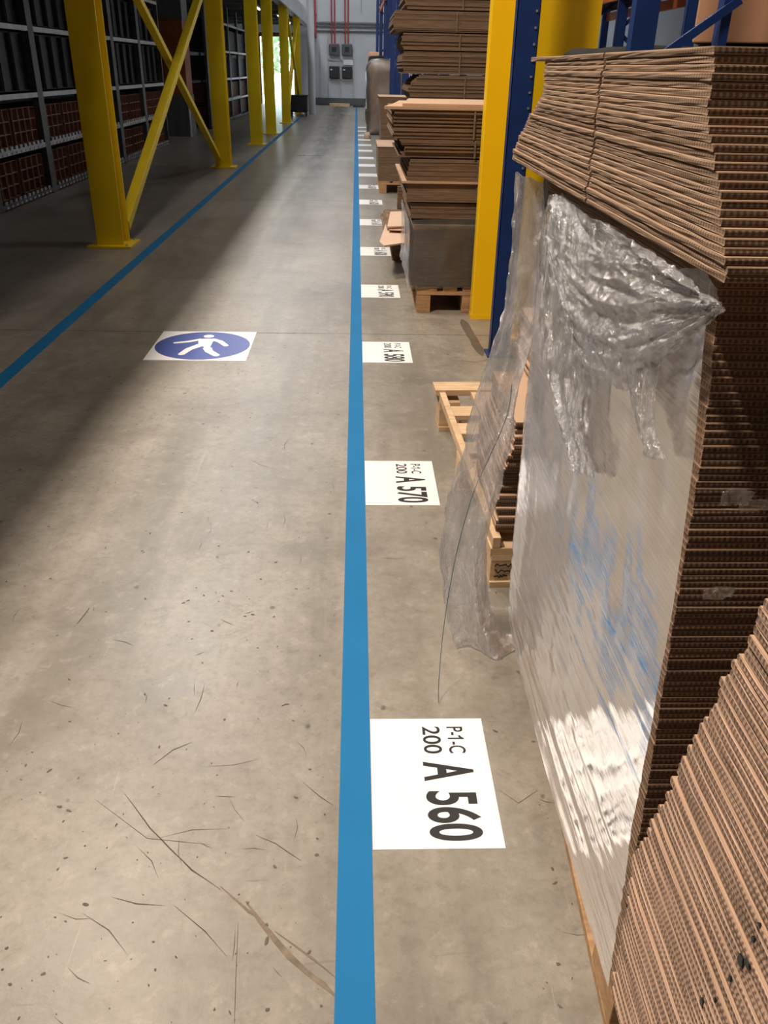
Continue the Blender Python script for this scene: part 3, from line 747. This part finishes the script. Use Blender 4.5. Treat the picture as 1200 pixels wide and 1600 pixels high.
MB().box(.285, .32, -.03, .03, 0, 3.5).build('upright', M_BLUE, t)
MB().bar((.06, -.035, 1.60), (.34, -.035, 1.80), .03, .02, up=Vector((0, 1, 0))).build('brace_bar', M_BLUE, t)
for i, (y0, y1) in enumerate(((11, 17.1), (17.1, 23.4), (23.4, 29.5), (29.5, 35))):
    tag(MB().box(.84, .89, y0, y1, 3.35, 3.48).build('orange_beam', M_ORANGE), 'orange rack beam above the aisle piles, %s from the camera' % ordn[i], 'beam', 'orange beams of the aisle rack')
# rack row further right with orange beams, boxes
for i, y in enumerate((7, 9.5, 12, 14.5, 17)):
    rack_frame(3.3, y, 1.1, 4.8, 'blue frame of the second rack row at the right, %s from the camera' % ordn[i], grp='blue frames of the second rack row')
for i, z in enumerate((2.42,)):
    for q, x in enumerate((3.27, 4.43)):
        for s_, (a, b) in enumerate(((7, 9.5), (9.5, 12), (12, 14.5), (14.5, 17))):
            tag(MB().box(x - .03, x + .02, a, b, z - .06, z + .06).build('orange_beam', M_ORANGE), 'orange beam of the second rack row, %s, %s bay' % (('aisle side', 'wall side')[q], ordn[s_]), 'beam', 'orange beams of the second rack row')
for i, y in enumerate((7.2, 8.4, 9.7, 10.9, 12.2, 13.4, 14.7, 15.9)):
    tag(MB().box(3.35, 4.35, y, y + 1.05, 2.485, 3.3).build('carton', M_LOAD, bevel=.01), 'carton load on the second rack row beams, %s from the camera' % ordn[i], 'carton', 'carton loads on the second rack row')
tag(MB().box(6.2, 7.2, 8, 30, 0, 1.35).build('goods_row', M_LOAD), 'dark row of covered goods along the far right', 'goods')
# grey covered load with an orange-brown carton on it
def cover(x0, x1, y0, y1, z0, z1, mat, name, amp=.02, nx=18, ny=14, nz=12, rnd=.10, seed=0, parent=None):
    """closed lumpy load: a rounded box whose surface is displaced by noise"""
    v, f = [], []; idx = {}
    c = Vector(((x0 + x1) / 2, (y0 + y1) / 2, (z0 + z1) / 2)); h = Vector(((x1 - x0) / 2, (y1 - y0) / 2, (z1 - z0) / 2))
    def P(i, j, k):
        key = (i, j, k)
        if key in idx: return idx[key]
        p = Vector((-1 + 2 * i / nx, -1 + 2 * j / ny, -1 + 2 * k / nz)); q = Vector((p.x * h.x, p.y * h.y, p.z * h.z))
        inner = Vector((max(-h.x + rnd, min(h.x - rnd, q.x)), max(-h.y + rnd, min(h.y - rnd, q.y)), q.z if q.z < 0 else min(h.z - rnd, q.z)))
        d = q - inner
        if d.length > 1e-6: q = inner + d.normalized() * min(rnd, d.length)
        n_ = noise.noise_vector(Vector((q.x * 3, q.y * 3, q.z * 3)) + Vector((seed, 0, 0))) + .5 * noise.noise_vector(Vector((q.x * 9, q.y * 9, q.z * 4)) + Vector((seed, 3, 0)))
        q = q + n_ * amp * (0 if k == 0 else 1)
        idx[key] = len(v); v.append(tuple(c + q)); return idx[key]
    for i in range(nx):
        for j in range(ny):
            f.append((P(i, j, nz), P(i + 1, j, nz), P(i + 1, j + 1, nz), P(i, j + 1, nz))); f.append((P(i, j, 0), P(i, j + 1, 0), P(i + 1, j + 1, 0), P(i + 1, j, 0)))
    for i in range(nx):
        for k in range(nz):
            f.append((P(i, 0, k), P(i + 1, 0, k), P(i + 1, 0, k + 1), P(i, 0, k + 1))); f.append((P(i, ny, k), P(i, ny, k + 1), P(i + 1, ny, k + 1), P(i + 1, ny, k)))
    for j in range(ny):
        for k in range(nz):
            f.append((P(0, j, k), P(0, j, k + 1), P(0, j + 1, k + 1), P(0, j + 1, k))); f.append((P(nx, j, k), P(nx, j + 1, k), P(nx, j + 1, k + 1), P(nx, j, k + 1)))
    me = bpy.data.meshes.new(name); me.from_pydata(v, [], f); me.update(); me.materials.append(mat)
    me.polygons.foreach_set('use_smooth', [True] * len(me.polygons))
    o = bpy.data.objects.new(name, me); C.objects.link(o)
    if parent: o.parent = parent
    return o
tag(cover(1.0, 2.3, 3.72, 4.8, .0, 1.655, M_LOAD, 'covered_load', .02), 'dark grey covered load standing behind the overhanging bundle', 'load')
cn = tag(MB().box(0, .8, 0, .6, 0, .6).build('carton', M_BOX, bevel=.006), 'plain orange-brown carton at the top right corner, on the dark load', 'carton')
cn.location = (1.40, 3.95, 1.668); cn.rotation_euler.z = -.42

# ------------------------------------------------------------------ far cardboard piles
def bundle(x0, x1, y0, y1, z0, z1, label, sh=.010, jx=.003, bulge=0, lean=0, seed=0, lit_top=False, strap=True, sag=0):
    rr = random.Random(seed); t = thing('cardboard_bundle', (x0, y0, z0), label, 'cardboard bundle', 'bundles of flattened boxes in the aisle piles')
    h = z1 - z0; n = max(3, int(h / sh)); mb = MB()
    for k in range(n):
        f_ = (k + .5) / n; b = -bulge * math.sin(PI * f_) + lean * f_
        a = rr.uniform(-jx, jx) + b; c = rr.uniform(-jx, jx) - b * .3; d = rr.uniform(-jx, jx)
        za, zb = k * h / n + .0002, (k + 1) * h / n - .0002
        q = len(mb.v); W_ = x1 - x0; D = y1 - y0; nx = 6
        for ix in range(nx + 1):
            fx = ix / nx; zo = sag * (abs(2 * fx - 1) ** 2) * (f_)
            x = a + fx * (W_ + c - a)
            for yy, zq in ((d, za), (D + d, za), (D + d, zb), (d, zb)): mb.v.append((x, yy, zq - zo))
        for ix in range(nx):
            s0 = q + ix * 4; s1 = s0 + 4
            for e_ in range(4): mb.f.append((s0 + e_, s0 + (e_ + 1) % 4, s1 + (e_ + 1) % 4, s1 + e_)); mb.mi.append(0 if e_ in (1, 3) else 0)
        mb.f.append((q + 3, q + 2, q + 1, q)); mb.f.append((q + nx * 4, q + nx * 4 + 1, q + nx * 4 + 2, q + nx * 4 + 3)); mb.mi += [0, 0]
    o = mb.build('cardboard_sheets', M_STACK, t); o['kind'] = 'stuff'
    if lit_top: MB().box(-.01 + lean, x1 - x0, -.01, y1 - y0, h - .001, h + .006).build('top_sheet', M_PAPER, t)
    if strap:
        for fx in (.55,):
            x = (x1 - x0) * fx; MB().box(x, x + .012, -jx - .004, -jx - .002, 0, h - sag * 0.0).build('strap', M_SCAR, t)
    return t
pA = dup(pal, (.435, 5.97, .0), 'wooden pallet under the pile beside the yellow post'); pA.rotation_euler.z = 0; pA.scale.z = 1.25
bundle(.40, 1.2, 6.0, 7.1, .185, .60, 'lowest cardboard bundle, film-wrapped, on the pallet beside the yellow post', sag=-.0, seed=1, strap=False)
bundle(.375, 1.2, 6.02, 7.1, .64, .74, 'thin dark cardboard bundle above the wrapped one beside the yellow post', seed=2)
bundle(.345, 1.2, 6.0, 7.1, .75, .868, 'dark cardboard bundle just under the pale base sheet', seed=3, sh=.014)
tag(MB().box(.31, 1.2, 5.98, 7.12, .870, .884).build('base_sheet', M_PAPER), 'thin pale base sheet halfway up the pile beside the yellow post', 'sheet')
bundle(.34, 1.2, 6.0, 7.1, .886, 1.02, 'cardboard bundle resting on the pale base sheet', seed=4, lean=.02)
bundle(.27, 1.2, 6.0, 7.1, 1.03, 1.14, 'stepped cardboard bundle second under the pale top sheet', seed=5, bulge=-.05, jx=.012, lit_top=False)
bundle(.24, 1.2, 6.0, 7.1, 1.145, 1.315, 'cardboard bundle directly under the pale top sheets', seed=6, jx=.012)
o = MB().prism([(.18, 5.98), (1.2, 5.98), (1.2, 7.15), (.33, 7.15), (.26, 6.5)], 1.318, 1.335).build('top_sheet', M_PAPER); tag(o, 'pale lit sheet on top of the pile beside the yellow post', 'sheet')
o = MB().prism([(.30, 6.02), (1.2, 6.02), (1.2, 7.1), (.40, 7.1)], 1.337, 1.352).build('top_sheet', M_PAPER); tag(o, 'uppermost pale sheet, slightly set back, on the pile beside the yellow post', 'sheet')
for i, (z0, z1, x0, bl, sg_) in enumerate(((1.24, 1.50, .60, .10, 0), (1.51, 1.70, .46, .03, .0), (1.71, 1.85, .44, .02, 0), (1.86, 2.03, .36, .02, 0), (2.04, 2.25, .47, .03, 0), (2.26, 2.5, .42, .02, 0))):
    bundle(x0, 1.4, 9.0, 10.1, z0, z1, 'bent cardboard bundle in the tall pile behind, %s from its bottom' % ordn[i + 1], bulge=bl, sag=sg_, jx=.008, seed=20 + i, sh=.014)
bundle(.62, 1.4, 9.0, 10.1, .15, 1.23, 'hidden lower part of the tall pile of bent cardboard', seed=30, strap=False)
pB = dup(pal, (.6, 9.0, 0), 'wooden pallet under the tall pile of bent cardboard'); pB.rotation_euler.z = 0
# low dark pile with pink cardboard on top
bundle(.33, .80, 7.8, 8.9, .0, .19, 'small dark bundle on the floor carrying the pink cardboard pieces', seed=41, strap=False)
bundle(.27, .80, 7.75, 8.9, .195, .29, 'small dark bundle just under the pink cardboard pieces', seed=42, strap=False, jx=.02)
for i, (pts, z, lab) in enumerate((
    ([(593, 378), (600, 384), (640, 378), (642, 346), (604, 346)], .262, 'lowest pink cardboard blank jutting over the aisle floor'),
    ([(608, 358), (643, 360), (643, 340), (615, 341)], .295, 'middle pink cardboard blank on the small dark pile'),
    ([(605, 354), (644, 353), (641, 330), (610, 331)], .318, 'upper pink printed cardboard blank on the small dark pile'))):
    P = [at(a, b, z=z + .01) for a, b in pts]
    tag(MB().prism([(p.x, p.y) for p in P], z, z + .012).build('pink_blank', plain('pink_board_%s' % ordn[i], (.62, .43, .31), .8, var=.04)), lab, 'cardboard blank', 'pink cardboard blanks on the small dark pile')
bundle(.42, .9, 8.95, 9.0, .25, .5, 'dark narrow bundle end behind the pink cardboard', seed=43, strap=False)
# pile C
pC = dup(pal, (.325, 12.42, 0), 'orange-toned wooden pallet halfway down the row of piles'); pC.rotation_euler.z = 0; pC.scale.z = 1.15
bundle(.31, .74, 12.42, 13.6, .17, .60, 'dark square bundle with a pale top on the pallet halfway down the row', seed=51, lit_top=True, strap=False, lean=-.01)
bundle(.35, .95, 14.0, 15.1, .0, 1.17, 'tall dark bundle behind the pale-topped one', seed=52, lit_top=True, strap=False, bulge=-.03)
bundle(.75, 1.3, 12.4, 13.6, .17, .9, 'dark bundle half hidden behind the pile beside the yellow post', seed=53, strap=False)
# film-wrapped far load
ld = thing('wrapped_load', (0, 0, 0), 'tall brown load in shiny clear film, farthest large pile on the right', 'load')
cover(.30, 1.35, 24, 25.2, .02, 1.72, plain('brown_load', (.42, .28, .19), .6, var=.25, sc=3), 'wrapped_goods', .03, rnd=.25, seed=4, parent=ld)
cover(.26, 1.40, 23.96, 25.24, .01, 1.76, M_FILML, 'film_wrap', .05, rnd=.25, seed=8, parent=ld)
for i, (x0, y, z1, m_) in enumerate(((.40, 31, 1.9, M_LOAD), (.45, 37, 2.1, M_BOX))):
    tag(cover(x0, 1.5, y, y + 1.1, 0, z1, m_, 'far_load', .03, seed=i + 20), ('dark far load behind the shiny wrapped one' if i == 0 else 'brown far load by the end wall on the right'), 'load')
tag(cover(.20, .34, 22.5, 23.3, 0, .12, M_PAPER, 'paper_scrap', .02, 6, 6, 4, .03), 'crumpled brown paper scrap on the floor before the shiny wrapped load', 'scrap')
for i, y in enumerate((11.3, 17.4, 23.6, 29.8)):
    tag(MB().box(.80, 1.9, y + .2, y + 2.4, 3.5, 4.4).build('carton', M_BOX, bevel=.02), 'carton load on the aisle rack beams, %s from the camera' % ordn[i], 'carton', 'carton loads above the aisle')

# ------------------------------------------------------------------ stretch film
def film_surface(name, P, nu, nv, mat, amp, freq, label=None, fine=.4, seed=0, parent=None, edge=.0, clampz=True):
    """sheet of film: P(u, v) gives the base point; displaced along the local normal by crumple noise"""
    v, f = [], []; e = 1e-3
    for j in range(nv + 1):
        for i in range(nu + 1):
            u, w = i / nu, j / nv; p = P(u, w)
            du = P(min(1, u + e), w) - P(max(0, u - e), w); dv = P(u, min(1, w + e)) - P(u, max(0, w - e)); n = du.cross(dv)
            n = n.normalized() if n.length > 1e-12 else Vector((-1, 0, 0))
            q = p * freq + Vector((seed, seed * .7, 0)); d = 0; a = 1; 
            qq = Vector((q.x, q.y, q.z * .45))
            for _ in range(4):
                d += a * (1 - 2.2 * abs(noise.noise(qq))); qq = qq * 2.1 + Vector((3.1, 1.7, .3)); a *= fine
            p = p + n * d * amp
            if edge: p = p + noise.noise_vector(p * 30) * edge * (1 if (i in (0, nu) or j in (0, nv)) else 0)
            if clampz: p.z = max(.003, p.z)
            v.append(tuple(p))
    for j in range(nv):
        for i in range(nu):
            a = j * (nu + 1) + i; f.append((a, a + 1, a + nu + 2, a + nu + 1))
    me = bpy.data.meshes.new(name); me.from_pydata(v, [], f); me.update(); me.materials.append(mat)
    me.polygons.foreach_set('use_smooth', [True] * len(me.polygons))
    o = bpy.data.objects.new(name, me); C.objects.link(o)
    if parent: o.parent = parent
    if label: tag(o, label, 'film')
    return o
def curve(pts, t):
    n = len(pts) - 1; x = min(max(t, 0), 1) * n; i = min(int(x), n - 1); f_ = x - i
    p0, p1, p2, p3_ = pts[max(i - 1, 0)], pts[i], pts[i + 1], pts[min(i + 2, n)]
    return ((p1 * 2) + (p2 - p0) * f_ + (p0 * 2 - p1 * 5 + p2 * 4 - p3_) * f_ * f_ + (p1 * 3 - p0 - p2 * 3 + p3_) * f_ ** 3) * .5
far_e = [(.12, 1.99), (.17, 2.0), (.30, 2.03), (.60, 2.055), (.90, 2.075), (1.127, 2.075), (1.30, 1.99)]
def taut(u, w):
    z = .142 + w * 1.148; yn = interp(near, z) - .004; yf_ = interp(far_e, z)
    s_ = u * 1.12
    if s_ <= 1: return Vector((.447 - .008 * math.sin(PI * s_) * (1 - w) - .005 * (1 - w) ** 3 * (1 - 2 * abs(noise.noise(Vector((s_ * 1.2, z * 34 + s_ * 1.5, 2))))), yn + (yf_ - yn) * s_, z))
    k = (s_ - 1) / .12; return Vector((.447 + .12 * k, yf_ + .02 * math.sin(k * 1.5), z))
film_surface('stretch_film', taut, 90, 130, M_FILM, .0022, 6.0, 'taut clear film stretched over the aisle side of the tall wrapped stack', seed=1)
TX = .432
def streaky(A, B, nu, nv, fu, fw, amp, name, label, seed, edge=.006, sag=.015):
    """film gathered into folds that run along w"""
    def P(u, w):
        p = curve(A, w).lerp(curve(B, w), u); d = 0; a = 1; fu_, fw_ = fu, fw
        for _ in range(4):
            d += a * (1 - 2.3 * abs(noise.noise(Vector((u * fu_ + seed, w * fw_, seed * 1.3))))); fu_ *= 2; fw_ *= 2.3; a *= .55
        return p + Vector((-d * amp - sag * math.sin(PI * u) * math.sin(PI * min(1, w + .1)), 0, 0))
    return film_surface(name, P, nu, nv, M_FILMC, .0012, 40, label, fine=.6, seed=seed, edge=edge)
LA = [at(*p, X=TX) for p in ((866, 306), (850, 350), (843, 440), (848, 540), (872, 650), (898, 735))]
LB = [at(*p, X=TX) for p in ((885, 304), (925, 350), (940, 440), (930, 550), (925, 650), (932, 745))]
streaky(LA, LB, 80, 130, 5, 2.5, .007, 'crumpled_film', 'bunched crumpled film draped from the upper left corner of the wrapped stack', 5)
LG = [at(*p, X=TX - .004) for p in ((868, 304), (915, 330), (985, 368), (1060, 420), (1122, 472))]
LH = [at(*p, X=TX - .004) for p in ((862, 420), (905, 560), (975, 610), (1045, 560), (1126, 488))]
streaky(LH, LG, 110, 110, 5, 3.0, .008, 'crumpled_film', 'fan of crumpled film pulled tight towards the near corner of the wrapped stack', 8)
LC = [at(*p, X=TX - .01) for p in ((962, 555), (975, 600), (992, 660), (1003, 712))]
LD = [at(*p, X=TX - .01) for p in ((1040, 520), (1022, 600), (1020, 660), (1036, 716))]
film_surface('film_tail', lambda u, w: curve(LC, w).lerp(curve(LD, w), u) + Vector((-.012 * math.sin(PI * u), 0, 0)), 24, 50, M_FILMC, .004, 22, 'twisted white tail of film dangling from the crumpled bunch', fine=.6, seed=9, edge=.004)
LE = [at(*p, X=TX + .006) for p in ((1040, 425), (1060, 440), (1085, 455))]
LF = [at(*p, X=TX + .006) for p in ((1098, 415), (1112, 445), (1128, 482))]
film_surface('film_corner', lambda u, w: curve(LE, w).lerp(curve(LF, w), u), 20, 20, M_FILMC, .003, 20, 'small pinched film corner caught on the edge of the wrapped stack', seed=12, edge=.003)
hy = (2.20, 2.19, 2.17, 2.14, 2.12, 2.10, 2.08, 2.03, 1.99)
HA = [at(px, py, Y=y) for (px, py), y in zip(((802, 268), (794, 380), (783, 480), (752, 580), (733, 660), (706, 770), (690, 850), (702, 950), (714, 1022)), hy)]
HB = [at(px, py, Y=y) for (px, py), y in zip(((846, 285), (848, 390), (838, 500), (812, 610), (800, 700), (780, 790), (766, 870), (772, 960), (818, 1055)), hy)]
for q in (HA, HB): q[-1].z = max(q[-1].z, .012)
def hang(u, w):
    p = curve(HA, w).lerp(curve(HB, w), u); return p + Vector((0, -.03 * math.sin(u * 7 + w * 4) * min(1, w * 2 + .3), 0))
film_surface('hanging_film', hang, 80, 230, M_FILMH, .009, 11, 'loose clear film hanging from the overhanging bundle down to the floor', fine=.55, seed=15, edge=.006)
HC = [at(*p, X=TX + .01) for p in ((806, 985), (802, 930), (806, 880))]
# blue strap thread
PT = [at(800, 600, Y=2.1), at(792, 650, Y=2.08), at(762, 720, Y=2.05), at(738, 775, Y=2.0), at(712, 870, Y=1.95), at(694, 975, Y=1.88), at(686, 1060, Y=1.82), at(685, 1100)]
PT[-1].z = .004
tag(MB().tube([curve(PT, k / 60) for k in range(61)], .0011, 6).build('strap_thread', plain('blue_green_strap', (.05, .13, .15), .4)), 'thin blue-green strap end curling from the hanging film to the floor', 'strap')
# film round the lowest bundle of the far pile
def wrapA(u, w):
    z = .17 + w * (.45 + .03 * u)
    return Vector((.375, 7.1 - u / .5 * 1.14, z)) if u < .5 else Vector((.375 + (u - .5) / .5 * .8, 5.965, z + .05 * (u - .5)))
film_surface('stretch_film', wrapA, 60, 24, M_FILML, .006, 9, 'clear film around the lowest bundle beside the yellow post', seed=22, edge=.008)
# small film scraps stuck on the near end of the wrapped stack
for i, (px, py) in enumerate(((1147, 772), (1182, 783), (1118, 921))):
    p = at(px, py, Y=.985 if i < 2 else .955)
    def sc(u, w, p=p): return p + Vector(((u - .5) * .045, -.006, (w - .5) * .02))
    film_surface('film_scrap', sc, 12, 8, M_FILMC, .004, 60, ('upper left' if i == 0 else 'upper right' if i == 1 else 'lower') + ' shiny film scrap stuck on the brown end of the wrapped stack', seed=30 + i, edge=.008)
